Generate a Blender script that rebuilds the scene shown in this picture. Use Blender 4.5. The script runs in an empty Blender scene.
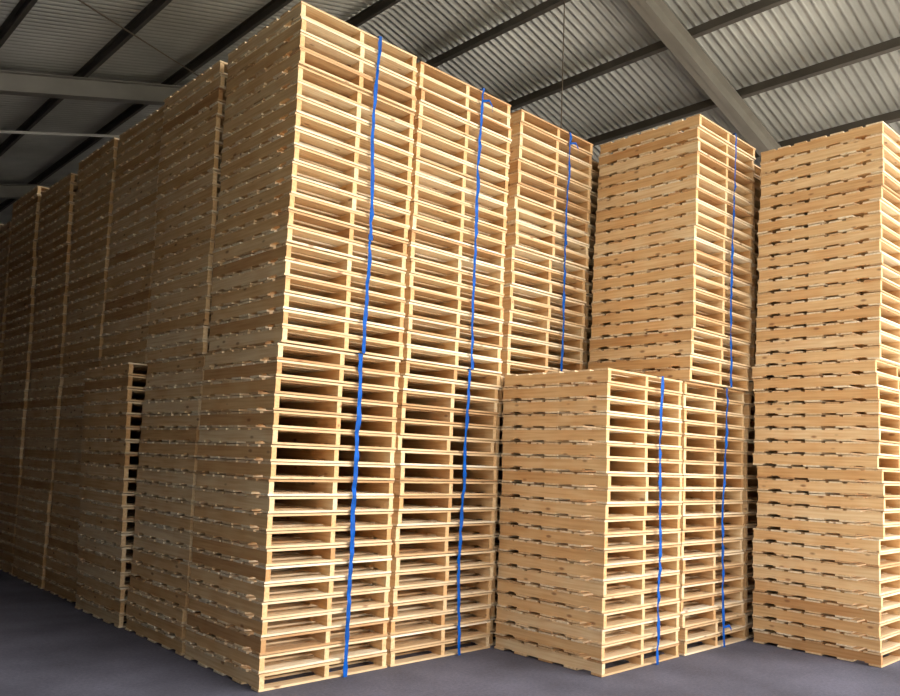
import bpy, math, random
from mathutils import Matrix, Vector
random.seed(7)
S = bpy.context.scene
COL = S.collection

# ------------------------------------------------------------------ materials
def new_mat(name):
    m = bpy.data.materials.new(name); m.use_nodes = True
    nt = m.node_tree; nt.nodes.clear()
    out = nt.nodes.new('ShaderNodeOutputMaterial')
    b = nt.nodes.new('ShaderNodeBsdfPrincipled')
    nt.links.new(b.outputs[0], out.inputs[0])
    return m, nt, b

def ramp(nt, stops):
    r = nt.nodes.new('ShaderNodeValToRGB')
    e = r.color_ramp.elements
    e[0].position, e[0].color = stops[0][0], (*stops[0][1], 1)
    e[1].position, e[1].color = stops[1][0], (*stops[1][1], 1)
    for p, c in stops[2:]:
        n = e.new(p); n.color = (*c, 1)
    return r

def mix(nt, mode, fac, a, b):
    n = nt.nodes.new('ShaderNodeMix'); n.data_type = 'RGBA'; n.blend_type = mode
    for sock, v in ((n.inputs[0], fac), (n.inputs[6], a), (n.inputs[7], b)):
        if hasattr(v, 'links'): nt.links.new(v, sock)
        elif isinstance(v, (tuple, list)): sock.default_value = (*v, 1)
        else: sock.default_value = v
    return n.outputs[2]

def math_n(nt, op, a, b=None):
    n = nt.nodes.new('ShaderNodeMath'); n.operation = op
    for i, v in enumerate((a, b)):
        if v is None: continue
        if hasattr(v, 'links'): nt.links.new(v, n.inputs[i])
        else: n.inputs[i].default_value = v
    return n.outputs[0]

def wood(name, axis):
    m, nt, b = new_mat(name)
    L = nt.links.new
    tc = nt.nodes.new('ShaderNodeTexCoord')
    oi = nt.nodes.new('ShaderNodeObjectInfo')
    at = nt.nodes.new('ShaderNodeAttribute'); at.attribute_name = 'tint'
    tint = at.outputs['Fac']
    off = math_n(nt, 'MULTIPLY', oi.outputs['Random'], 57.0)
    off2 = math_n(nt, 'ADD', off, math_n(nt, 'MULTIPLY', tint, 31.0))
    cmb = nt.nodes.new('ShaderNodeCombineXYZ')
    for i in range(3): L(off2, cmb.inputs[i])
    add = nt.nodes.new('ShaderNodeVectorMath'); add.operation = 'ADD'
    L(tc.outputs['Object'], add.inputs[0]); L(cmb.outputs[0], add.inputs[1])
    mp = nt.nodes.new('ShaderNodeMapping')
    mp.inputs['Scale'].default_value = (1.0, 26, 26) if axis == 'X' else (26, 1.0, 26)
    L(add.outputs[0], mp.inputs[0])
    gr = nt.nodes.new('ShaderNodeTexNoise'); gr.inputs['Scale'].default_value = 2.2
    gr.inputs['Detail'].default_value = 3
    L(mp.outputs[0], gr.inputs['Vector'])
    if axis == 'X':
        cols = [(0.0, (0.57, 0.35, 0.17)), (0.22, (0.77, 0.56, 0.32)), (0.6, (0.88, 0.71, 0.47)), (1.0, (0.93, 0.82, 0.62))]
    else:
        cols = [(0.0, (0.48, 0.25, 0.10)), (0.28, (0.73, 0.455, 0.205)), (0.65, (0.83, 0.575, 0.30)), (1.0, (0.90, 0.70, 0.43))]
    base = ramp(nt, cols)
    t = math_n(nt, 'ADD', math_n(nt, 'MULTIPLY', tint, 0.6), math_n(nt, 'MULTIPLY', oi.outputs['Random'], 0.4))
    t = math_n(nt, 'ADD', math_n(nt, 'MULTIPLY', math_n(nt, 'SUBTRACT', t, 0.5), 1.25), 0.5)
    L(t, base.inputs[0])
    gcol = ramp(nt, [(0.3, (0.76, 0.62, 0.48)), (0.6, (1, 1, 1))])
    L(gr.outputs['Fac'], gcol.inputs[0])
    c = mix(nt, 'MULTIPLY', 0.65, base.outputs[0], gcol.outputs[0])
    st = nt.nodes.new('ShaderNodeTexNoise'); st.inputs['Scale'].default_value = 3.0
    L(add.outputs[0], st.inputs['Vector'])
    sc = ramp(nt, [(0.35, (0.88, 0.68, 0.50)), (0.58, (1, 1, 1))])
    L(st.outputs['Fac'], sc.inputs[0])
    c = mix(nt, 'MULTIPLY', 0.4, c, sc.outputs[0])
    mp2 = nt.nodes.new('ShaderNodeMapping')
    mp2.inputs['Scale'].default_value = (4, 9, 9) if axis == 'X' else (9, 4, 9)
    L(add.outputs[0], mp2.inputs[0])
    vo = nt.nodes.new('ShaderNodeTexVoronoi'); vo.inputs['Scale'].default_value = 1.0
    L(mp2.outputs[0], vo.inputs['Vector'])
    kr = ramp(nt, [(0.06, (1, 1, 1)), (0.14, (0, 0, 0))])
    L(vo.outputs['Distance'], kr.inputs[0])
    c = mix(nt, 'MIX', math_n(nt, 'MULTIPLY', kr.outputs[0], 0.75), c, (0.24, 0.085, 0.03))
    L(c, b.inputs['Base Color'])
    b.inputs['Roughness'].default_value = 0.78
    bp = nt.nodes.new('ShaderNodeBump'); bp.inputs['Strength'].default_value = 0.2
    bp.inputs['Distance'].default_value = 0.004
    L(gr.outputs['Fac'], bp.inputs['Height']); L(bp.outputs[0], b.inputs['Normal'])
    return m

WX = wood('pine_board', 'X')
WY = wood('pine_stringer', 'Y')

def simple(name, col, rough=0.6, metal=0.0, var=0.25, scale=3.0, bump=0.0):
    m, nt, b = new_mat(name)
    tc = nt.nodes.new('ShaderNodeTexCoord')
    n = nt.nodes.new('ShaderNodeTexNoise'); n.inputs['Scale'].default_value = scale
    n.inputs['Detail'].default_value = 8
    nt.links.new(tc.outputs['Object'], n.inputs['Vector'])
    lo = tuple(x * (1 - var) for x in col); hi = tuple(min(1, x * (1 + var)) for x in col)
    r = ramp(nt, [(0.3, lo), (0.7, hi)])
    nt.links.new(n.outputs['Fac'], r.inputs[0])
    c = r.outputs[0]
    if bump:
        n2 = nt.nodes.new('ShaderNodeTexNoise'); n2.inputs['Scale'].default_value = 38
        n2.inputs['Detail'].default_value = 8; n2.inputs['Roughness'].default_value = .75
        nt.links.new(tc.outputs['Object'], n2.inputs['Vector'])
        r2 = ramp(nt, [(0.38, (0.6, 0.6, 0.6)), (0.62, (1.35, 1.35, 1.35))])
        nt.links.new(n2.outputs['Fac'], r2.inputs[0])
        c = mix(nt, 'MULTIPLY', 0.45, c, r2.outputs[0])
        bp = nt.nodes.new('ShaderNodeBump'); bp.inputs['Strength'].default_value = bump
        bp.inputs['Distance'].default_value = 0.01
        nt.links.new(n2.outputs['Fac'], bp.inputs['Height']); nt.links.new(bp.outputs[0], b.inputs['Normal'])
    nt.links.new(c, b.inputs['Base Color'])
    b.inputs['Roughness'].default_value = rough; b.inputs['Metallic'].default_value = metal
    return m

M_FLOOR = simple('asphalt_floor', (0.110, 0.106, 0.138), 0.9, 0, 0.35, 1.3, 0.4)
M_APRON = simple('pale_concrete', (0.56, 0.53, 0.47), 0.9, 0, 0.1, 1.0)
M_YARD = simple('added_dark_yard', (0.10, 0.10, 0.06), 0.95, 0, 0.3, 0.6)  # for unseen dark ground, added to cut light bounced deep indoors
M_ROOF = simple('galvanised_sheet', (0.55, 0.54, 0.50), 0.4, 0.35, 0.2, 0.8)
M_STEEL = simple('painted_steel', (0.32, 0.295, 0.26), 0.6, 0.1, 0.12, 2.0)
M_PURLIN = simple('dull_purlin_steel', (0.13, 0.115, 0.10), 0.65, 0.1, 0.15, 2.0)
M_WALL = simple('wall_sheet', (0.04, 0.034, 0.028), 0.7, 0.1, 0.15, 0.7)
M_STRAP = simple('blue_strap', (0.0, 0.08, 0.38), 0.5, 0.0, 0.35, 14.0)
M_STRAP.node_tree.nodes['Principled BSDF'].inputs['Specular IOR Level'].default_value = .15
M_CABLE = simple('rusty_rod', (0.25, 0.20, 0.15), 0.6, 0.4, 0.1, 5.0)

# ------------------------------------------------------------------ mesh helpers
class MB:
    def __init__(s): s.v, s.f, s.t, s.m = [], [], [], []
    def box(s, x0, x1, y0, y1, z0, z1, tint=0.5, mi=0):
        n = len(s.v)
        s.v += [(x0,y0,z0),(x1,y0,z0),(x1,y1,z0),(x0,y1,z0),(x0,y0,z1),(x1,y0,z1),(x1,y1,z1),(x0,y1,z1)]
        for q in ((0,3,2,1),(4,5,6,7),(0,1,5,4),(1,2,6,5),(2,3,7,6),(3,0,4,7)):
            s.f.append(tuple(n+i for i in q)); s.t.append(tint); s.m.append(mi)
    def prism(s, prof, x0, x1, tint=0.5, mi=0):
        n = len(s.v); k = len(prof)
        s.v += [(x0, y, z) for y, z in prof] + [(x1, y, z) for y, z in prof]
        s.f.append(tuple(n+i for i in reversed(range(k)))); s.t.append(tint); s.m.append(mi)
        s.f.append(tuple(n+k+i for i in range(k))); s.t.append(tint); s.m.append(mi)
        for i in range(k):
            j = (i+1) % k
            s.f.append((n+i, n+j, n+k+j, n+k+i)); s.t.append(tint); s.m.append(mi)
    def add(s, o, M, dt=0.0):
        n = len(s.v)
        s.v += [tuple(M @ Vector(p)) for p in o.v]
        s.f += [tuple(n+i for i in q) for q in o.f]
        s.t += [min(1, max(0, t+dt)) for t in o.t]; s.m += list(o.m)
    def mesh(s, name, mats):
        me = bpy.data.meshes.new(name); me.from_pydata(s.v, [], s.f)
        for m in mats: me.materials.append(m)
        me.polygons.foreach_set('material_index', s.m)
        a = me.attributes.new('tint', 'FLOAT', 'FACE')
        a.data.foreach_set('value', s.t)
        me.update()
        return me

def put(name, me, loc=(0,0,0), parent=None, **kw):
    o = bpy.data.objects.new(name, me); o.location = loc
    if parent: o.parent = parent
    COL.objects.link(o)
    for k, v in kw.items(): o[k] = v
    return o

# ------------------------------------------------------------------ pallet kit
PW, PL = 1.100, 1.115      # across stringers (X), along stringers (Y)
TB, SH, PITCH = 0.0150, 0.0825, 0.1180
NL, NU = 20, 21

def deck(top):
    b = MB(); z0 = TB + SH if top else 0.0
    widths = [0.14, 0.115, 0.115, 0.14, 0.115, 0.115, 0.14] if top else [0.10, 0.13, 0.14, 0.13, 0.10]
    gap = (PL - sum(widths)) / (len(widths) - 1); y = -PL/2
    for w in widths:
        ja, jb = random.uniform(-.003, .003), random.uniform(-.003, .003)
        jy = random.uniform(-.007, .007) if 0 < widths.index(w) else 0
        th = TB - random.uniform(0, .001)
        zz = z0 if top else z0 + (TB - th)
        b.box(-PW/2+ja, PW/2+jb, y+jy, y+w+jy, zz, zz+th, random.random(), 0)
        y += w + gap
    return b

def stringer():
    b = MB(); L = PL/2; t = random.random()
    e = random.uniform(0.002, 0.008)
    h = random.uniform(.006, .010); a = random.uniform(.42, .455); c = a - random.uniform(.08, .12)
    pr = [(-L+e, 0), (-a, 0), (-a+.005, h), (-c-.005, h), (-c, 0), (c, 0), (c+.005, h), (a-.005, h), (a, 0),
          (L-e, 0), (L-e, SH), (-L+e, SH)]
    b.prism([(y, z+TB) for y, z in pr], -.019, .019, t, 1)
    return b

NV = 12
TD = [deck(True) for _ in range(NV)]; BD = [deck(False) for _ in range(NV)]; ST = [stringer() for _ in range(NV)]
SX = (-PW/2+.026, 0.0, PW/2-.026)
def whole():
    b = MB(); b.add(random.choice(TD), Matrix()); b.add(random.choice(BD), Matrix())
    for x in SX: b.add(random.choice(ST), Matrix.Translation((x, 0, 0)))
    return b
WH = [whole() for _ in range(16)]
TDm = [b.mesh('top_deck', [WX, WY]) for b in TD]
BDm = [b.mesh('bottom_deck', [WX, WY]) for b in BD]
STm = [b.mesh('stringer', [WX, WY]) for b in ST]
WHm = [b.mesh('pallet', [WX, WY]) for b in WH]

def pallet_parts(loc, rz, flip, label, group):
    e = bpy.data.objects.new('pallet', None); e.empty_display_size = .3
    e.location = loc; e.rotation_euler = (0, 0, rz)
    COL.objects.link(e); e['label'] = label; e['category'] = 'pallet'; e['group'] = group
    put('top_deck', random.choice(TDm), parent=e); put('bottom_deck', random.choice(BDm), parent=e)
    for x in SX: put('stringer', random.choice(STm), (x, 0, 0), parent=e)
def pallet_one(loc, rz, flip, label, group):
    o = put('pallet', random.choice(WHm), loc); o.rotation_euler = (0, 0, rz)
    o['label'] = label; o['category'] = 'pallet'; o['group'] = group
stuff = MB()
def pallet_stuff(loc, rz, flip, label, group):
    stuff.add(random.choice(WH), Matrix.Translation(loc) @ Matrix.Rotation(rz, 4, 'Z'), random.uniform(-.5, .0))  # tint lowered to put the far rows' shade into the wood colour

def section(fn, x0, y0, z0, n, label, group, jit=.008, lean=(0, 0), jut=None):
    cx, cy = x0 + 1.095/2, y0 + PL/2
    wx = random.uniform(0, 6.28); sx = sy = 0; sr = 0
    for i in range(n):
        k = i / max(1, n-1)
        if random.random() < .22:
            sx = random.uniform(-.007, .007); sy = random.uniform(-.013, .013); sr = random.uniform(-.004, .004)
        dx = lean[0]*k + sx + random.uniform(-jit, jit)*.6 + .003*math.sin(wx+i*.5)
        dy = lean[1]*k + sy + random.uniform(-jit, jit)
        if jut and jut[0] <= i < jut[1]: dx += jut[2]; dy += jut[3]
        rz = sr + random.uniform(-.004, .004) + (math.pi if random.random() < .5 else 0)
        fn((cx+dx, cy+dy, z0 + i*PITCH), rz, 0, label, group)

ZB = 0.003
ZU = ZB + NL*PITCH + 0.003
tall = "pale pine timber pallet in a tall blue-strapped stack"
low = "pale pine timber pallet in a shorter blue-strapped stack"
und = "tan pine timber pallet in a tall unstrapped stack"
X0, X1, X2, X3, X4 = 2.875, 4.005, 5.135, 6.275, 7.37
Y0, Y1, Y2 = 4.84, 3.695, 2.50
A, B, C = pallet_parts, pallet_one, pallet_stuff
g = "pallets in the tall corner stack"
section(A, X0, Y0, ZB, NL, tall, g)
section(A, X0+.012, Y0-.01, ZU, NU, tall, g, lean=(.0, -.03))
g = "pallets in the second tall strapped stack"
section(A, X1, Y0, ZB, NL, tall, g)
section(A, X1+.02, Y0-.005, ZU, NU, tall, g, lean=(.01, -.02))
g = "pallets in the strapped stack behind the short stack"
section(A, X2+.065, Y0+.0, ZU, NU, tall, g, lean=(.055, -.01))
g = "pallets in the short strapped stack"
section(A, X2, Y1, ZB, NL, low, g)
g = "pallets in the tall strapped stack beside the short stack"
section(A, X3, Y1, ZB, NL, tall, g, jut=(0, 2, .025, 0))
section(A, X3+.022, Y1-.03, ZU, NU, tall, g, lean=(.12, -.0))
g = "pallets in the tall stack nearest the open side"
section(A, X4, Y2, ZB, NL, und, g, jut=(9, 14, .0, -.035))
section(A, X4-.02, Y2-.01, ZU, NL, und, g, lean=(.01, -.06))
YC = [4.84, 6.03, 7.21, 8.40, 9.58, 10.76, 11.95, 13.14]
g = "pallets in the long dim row"
section(B, X0+.005, YC[1], ZB, NL, und, g, lean=(.012, 0)); section(B, X0+.02, YC[1]+.01, ZU, NU, und, g, lean=(-.01, .03))
section(B, X0-.03, YC[2]+.01, ZB, NL, und, g, lean=(-.075, 0)); section(B, X0+.045, YC[2]+.04, ZU, NU, und, g, lean=(.01, .02))
for j, (dl, ll, du, lu, nu) in zip(range(3, 8), [(.03, .02, .045, -.01, NU), (.02, .02, .04, -.06, NU-1), (.03, -.02, .01, -.06, NU), (.01, 0.02, .0, -.04, NL-1), (.01, 0, .0, -.04, NU)]):
    section(C, X0+dl, YC[j], ZB, NL, '', '', lean=(ll, 0)); section(C, X0+du, YC[j]+.03, ZU, nu, '', '', lean=(lu, .01))
for x in (X1, X2+.03, X3+.06):
    section(C, x+.035, YC[1]+.05, ZB, NL, '', ''); section(C, x+.035, YC[1]+.05, ZU, NL, '', '')
section(C, X2+.02, Y0+.05, ZB, NL, '', '')
section(C, X3+.02, Y0+.05, ZB, NL, '', ''); section(C, X3+.13, Y0+.05, ZU, NL, '', '')
section(C, X4+.09, Y1+.02, ZB, NL, '', ''); section(C, X4+.215, Y1+.03, ZU, NL, '', '')
put('pallet_stacks', stuff.mesh('pallet_stacks', [WX, WY]),
    label="pine timber pallets, shade darkened into the colour, stacked in the dim rows of the block", category="pallets", kind="stuff",
    group="pallets in the long dim row")

# ------------------------------------------------------------------ straps
def strap(xs, yf, z0, n, lean=0.0, tail=None, wid=.017):
    yb = yf + PL + .026; yf = yf - .029
    z1 = z0 + n*PITCH - .0054
    pts = []
    N = n*2; ph = random.uniform(0, 6); cur = 0
    for i in range(N+1):
        k = i/N; q = k*(len(xs)-1); a = min(int(q), len(xs)-2); u = q-a
        cur = cur*.75 + random.uniform(-.0045, .0045)
        pts.append((xs[a]*(1-u)+xs[a+1]*u + cur + .003*math.sin(ph+k*11), yf + lean*k + random.uniform(-.003, .005), z0-.001 + k*(z1+.002-z0)))
    xt = pts[-1][0]; xb = pts[0][0]
    pts += [(xt, yb+lean, z1+.001), (xb, yb, z0-.001)]
    V = []; F = []
    for p in pts:
        w = wid + random.uniform(-.006, .002)
        V += [(p[0]-w, p[1], p[2]), (p[0]+w, p[1]+random.uniform(-.010, .007), p[2])]
    k = len(pts)
    for i in range(k):
        j = (i+1) % k; F.append((2*i, 2*i+1, 2*j+1, 2*j))
    me = bpy.data.meshes.new('strap'); me.from_pydata(V, [], F); me.materials.append(M_STRAP)
    o = put('strap', me, label="blue plastic strap looped vertically around a pallet stack", category="strap", group="blue straps on the pallet stacks")
    md = o.modifiers.new('thick', 'SOLIDIFY'); md.thickness = .001; md.offset = 1
    zk = z0 + (z1-z0)*random.uniform(.35, .7)
    i = min(range(N+1), key=lambda q: abs(pts[q][2]-zk)); p = pts[i]
    b = MB(); b.box(p[0]-.020, p[0]+.020, p[1]-.005, p[1]+.0, p[2]-.02, p[2]+.02)
    put('strap_seal', b.mesh('strap_seal', [M_STRAP]), parent=o)
    if tail:
        b = MB(); x, z = pts[tail][0], pts[tail][2]; yy = pts[tail][1]
        P = [(x, yy-.004, z), (x+.05, yy-.03, z+.012), (x+.09, yy-.03, z-.03), (x+.10, yy-.02, z-.075)]
        for q in P: b.v += [(q[0], q[1], q[2]-.011), (q[0]+.004, q[1], q[2]+.011)]
        b.f = [(2*i, 2*i+2, 2*i+3, 2*i+1) for i in range(3)]; b.t = [.5]*3; b.m = [0]*3
        put('strap_tail', b.mesh('strap_tail', [M_STRAP]), parent=o)
    return o
strap((3.57, 3.555, 3.575, 3.56), Y0, ZB, NL, wid=.020); strap((3.575, 3.58, 3.55, 3.56), Y0-.012, ZU, NU, -.03, wid=.017)
strap((4.70, 4.67, 4.69, 4.71), Y0, ZB, NL); strap((4.735, 4.70, 4.70, 4.73), Y0-.005, ZU, NU, -.02, wid=.016, tail=40)
strap((5.93, 5.94, 5.96), Y0, ZU, NU, -.01, wid=.015, tail=40)
strap((5.84, 5.85, 5.835, 5.85), Y1, ZB, NL)
strap((6.93, 6.90, 6.88, 6.95, 6.97), Y1, ZB, NL, tail=3); strap((6.98, 6.96, 7.01, 7.05), Y1-.03, ZU, NU, -.0, wid=.015)

# ------------------------------------------------------------------ building
RX, RZ, MS = 6.3, 7.6, 0.27
YA, YB, XL, XR = 1.7, 24.0, -8.0, 20.6
def roofz(x): return RZ - MS*abs(x-RX)
V, F = [], []
per = .108; nseg = 8; ny = int((YB-YA)/per*nseg)
for i in range(ny+1):
    y = YA + i*per/nseg; h = .029*math.sin(2*math.pi*i/nseg)
    for x in (XL, RX, XR): V.append((x, y, roofz(x)+h+.029))
for i in range(ny):
    a = 3*i
    F += [(a, a+1, a+4, a+3), (a+1, a+2, a+5, a+4)]
me = bpy.data.meshes.new('ceiling'); me.from_pydata(V, [], F); me.materials.append(M_ROOF)
for p in me.polygons: p.use_smooth = True
cl = put('ceiling', me, kind='structure', label="corrugated galvanised steel gable roof seen from underneath", category="ceiling")
cl.modifiers.new('t', 'SOLIDIFY').thickness = .002

def slab(name, x0, x1, y0, y1, z0, z1, mat, **kw):
    b = MB(); b.box(x0, x1, y0, y1, z0, z1); return put(name, b.mesh(name, [mat]), **kw)
def gable(name, prof, y, lab):
    k = len(prof); b = MB()
    b.v = [(x, y, z) for x, z in prof] + [(x, y+.1, z) for x, z in prof]
    b.f = [tuple(range(k)), tuple(reversed(range(k, 2*k)))] + [(i, i+k, (i+1) % k+k, (i+1) % k) for i in range(k)]
    b.t = [.5]*(k+2); b.m = [0]*(k+2)
    put(name, b.mesh(name, [M_WALL]), kind='structure', label=lab, category="wall")
slab('floor', XL, XR, YA, YB, -.2, 0, M_FLOOR, kind='structure', label="dark grey sealed warehouse floor", category="floor")
slab('ground', -2, 24, -6, YA, -.2, -.005, M_APRON, kind='structure', label="pale concrete apron outside the open shed", category="ground")
slab('ground', -40, 50, -50, YB+20, -.5, -.21, M_YARD, kind='structure', label="added dark ground around the shed, unseen, cutting bounce light", category="ground")
slab('wall_left', XL-.1, XL, YA, YB, 0, roofz(XL), M_WALL, kind='structure', label="dull metal-clad side wall", category="wall")
slab('wall_right', XR, XR+.1, YA, YB, 0, roofz(XR), M_WALL, kind='structure', label="dull metal-clad side wall", category="wall")
gable('wall_back', [(XL, 0), (XR, 0), (XR, roofz(XR)), (RX, RZ), (XL, roofz(XL))], YB, "dull metal-clad gable end wall")
gable('wall_front_blocker', [(XL, 0), (-.3, 0), (-.3, roofz(-.3)-.02), (XL, roofz(XL)-.02)], YA-.15, "added unseen front wall blocking light beside the wide opening")  # unseen wall, added and sized to block light on the left row

PH, PWD = .13, .055
def purlin(x):
    z = roofz(x) - .002; s = 1 if x < RX else -1
    b = MB()
    b.box(-.003, .003, YA, YB, -PH, 0); b.box(0, s*-PWD, YA, YB, -.004, 0) ; b.box(0, s*-PWD, YA, YB, -PH, -PH+.004)
    b.box(s*-PWD-.002, s*-PWD+.002, YA, YB, -PH, -PH+.02)
    o = put('roof_purlin', b.mesh('roof_purlin', [M_PURLIN]), (x, 0, z-.02), label="dark steel purlin under the corrugated roof",
        category="roof beam", group="purlins under the roof")
    o.rotation_euler = (0, math.atan(MS)*(-1 if x < RX else 1), 0)
for k in range(11): purlin(5.95 - 1.25*k)
for k in range(10): purlin(7.21 + 1.245*k)

def rafter(y):
    root = bpy.data.objects.new('portal_frame', None); root.location = (RX, y, 0); COL.objects.link(root)
    root['label'] = "grey steel portal frame spanning under the roof"; root['category'] = "roof frame"; root['group'] = "steel portal frames"
    for s, xe in ((-1, XL), (1, XR)):
        L = abs(xe-RX)/math.cos(math.atan(MS)) - .25; D, W = .26, .17
        b = MB()
        b.box(0, L, -.006, .006, -D, 0); b.box(0, L, -W/2, W/2, -.012, 0); b.box(0, L, -W/2, W/2, -D, -D+.012)
        o = put('rafter', b.mesh('rafter', [M_STEEL]), (0, 0, RZ-PH-.045), parent=root)
        a = math.atan(MS)
        o.rotation_euler = (0, a, 0) if s > 0 else (0, a, math.pi)
        cx = xe - RX + (-s)*.2; h = roofz(xe) - .3
        b = MB(); b.box(cx-.15, cx-.138, -.1, .1, 0, h); b.box(cx+.138, cx+.15, -.1, .1, 0, h); b.box(cx-.14, cx+.14, -.005, .005, 0, h)
        put('column', b.mesh('column', [M_STEEL]), parent=root)
for y in (1.85, 5.0, 11.4, 18.0): rafter(y)

def rod(p, q, r, name, label, cat, mat=None):
    p, q = Vector(p), Vector(q); d = q-p; L = d.length
    R = d.to_track_quat('Z', 'Y').to_matrix().to_4x4()
    b = MB(); n = 8
    b.v = [tuple(R @ Vector((r*math.cos(2*math.pi*i/n), r*math.sin(2*math.pi*i/n), z))) for z in (0, L) for i in range(n)]
    b.f = [(i, (i+1) % n, (i+1) % n+n, i+n) for i in range(n)] + [tuple(reversed(range(n))), tuple(range(n, 2*n))]
    b.t = [.5]*(n+2); b.m = [0]*(n+2)
    return put(name, b.mesh(name, [mat or M_CABLE]), tuple(p), label=label, category=cat)
rod((1.0, 7.56, roofz(1.0)-.2), (5.2, 11.1, roofz(5.2)-.2), .010, 'bracing_rod', "thin steel cross-bracing rod under the roof", "rod")
rod((7.21, 5.95, roofz(7.21)-.15), (7.21, 5.95, 4.85), .007, 'hanging_wire', "thin wire hanging from a roof purlin", "wire")
rod((-3, 13.7, roofz(-3)-.3), (5.4, 13.7, roofz(5.4)-.3), .025, 'roof_strut', "thin pale steel strut spanning under the dim roof", "roof strut",
    simple('pale_steel', (.85, .82, .76), .5, 0, .05))

# ------------------------------------------------------------------ light
w = bpy.data.worlds.new('sky'); S.world = w; w.use_nodes = True
wn = w.node_tree; bg = wn.nodes['Background']
tc = wn.nodes.new('ShaderNodeTexCoord'); sp = wn.nodes.new('ShaderNodeSeparateXYZ')
wn.links.new(tc.outputs['Generated'], sp.inputs[0])
wr = ramp(wn, [(0.06, (.05, .05, .045)), (0.34, (1.0, .98, .94)), (1.0, (.80, .87, 1.0))])
wn.links.new(sp.outputs['Z'], wr.inputs[0]); wn.links.new(wr.outputs[0], bg.inputs[0]); bg.inputs[1].default_value = 2.35
def sun(dirv, e, ang, col):
    sd = bpy.data.lights.new('sun', 'SUN'); sd.energy = e; sd.angle = math.radians(ang); sd.color = col
    so = bpy.data.objects.new('sun', sd); COL.objects.link(so)
    so.rotation_euler = Vector(dirv).to_track_quat('Z', 'Y').to_euler()
sun((.3, 0, 1), 11, 1, (1, .95, .87))
sun((.40, -1, .33), 3.4, 40, (1, .96, .895))   # added second sun, wide and soft, to brighten the strapped faces

# ------------------------------------------------------------------ camera
f = 799.0
ex = Vector((1307-450, 385-492, -f)).normalized()
ey = Vector((-300-450, 385-430, -f)).normalized()
ez = ex.cross(ey).normalized(); ey = ez.cross(ex)
cd = bpy.data.cameras.new('camera'); cd.sensor_width = 36; cd.lens = f/900*36; cd.shift_y = 37/900
cam = bpy.data.objects.new('camera', cd); COL.objects.link(cam)
R = Matrix((ex, ey, ez)).to_4x4()
cam.matrix_world = Matrix.Translation((0, 0, 1.6)) @ R
S.camera = cam
S.view_settings.view_transform = 'Standard'
S.view_settings.exposure = 0.0
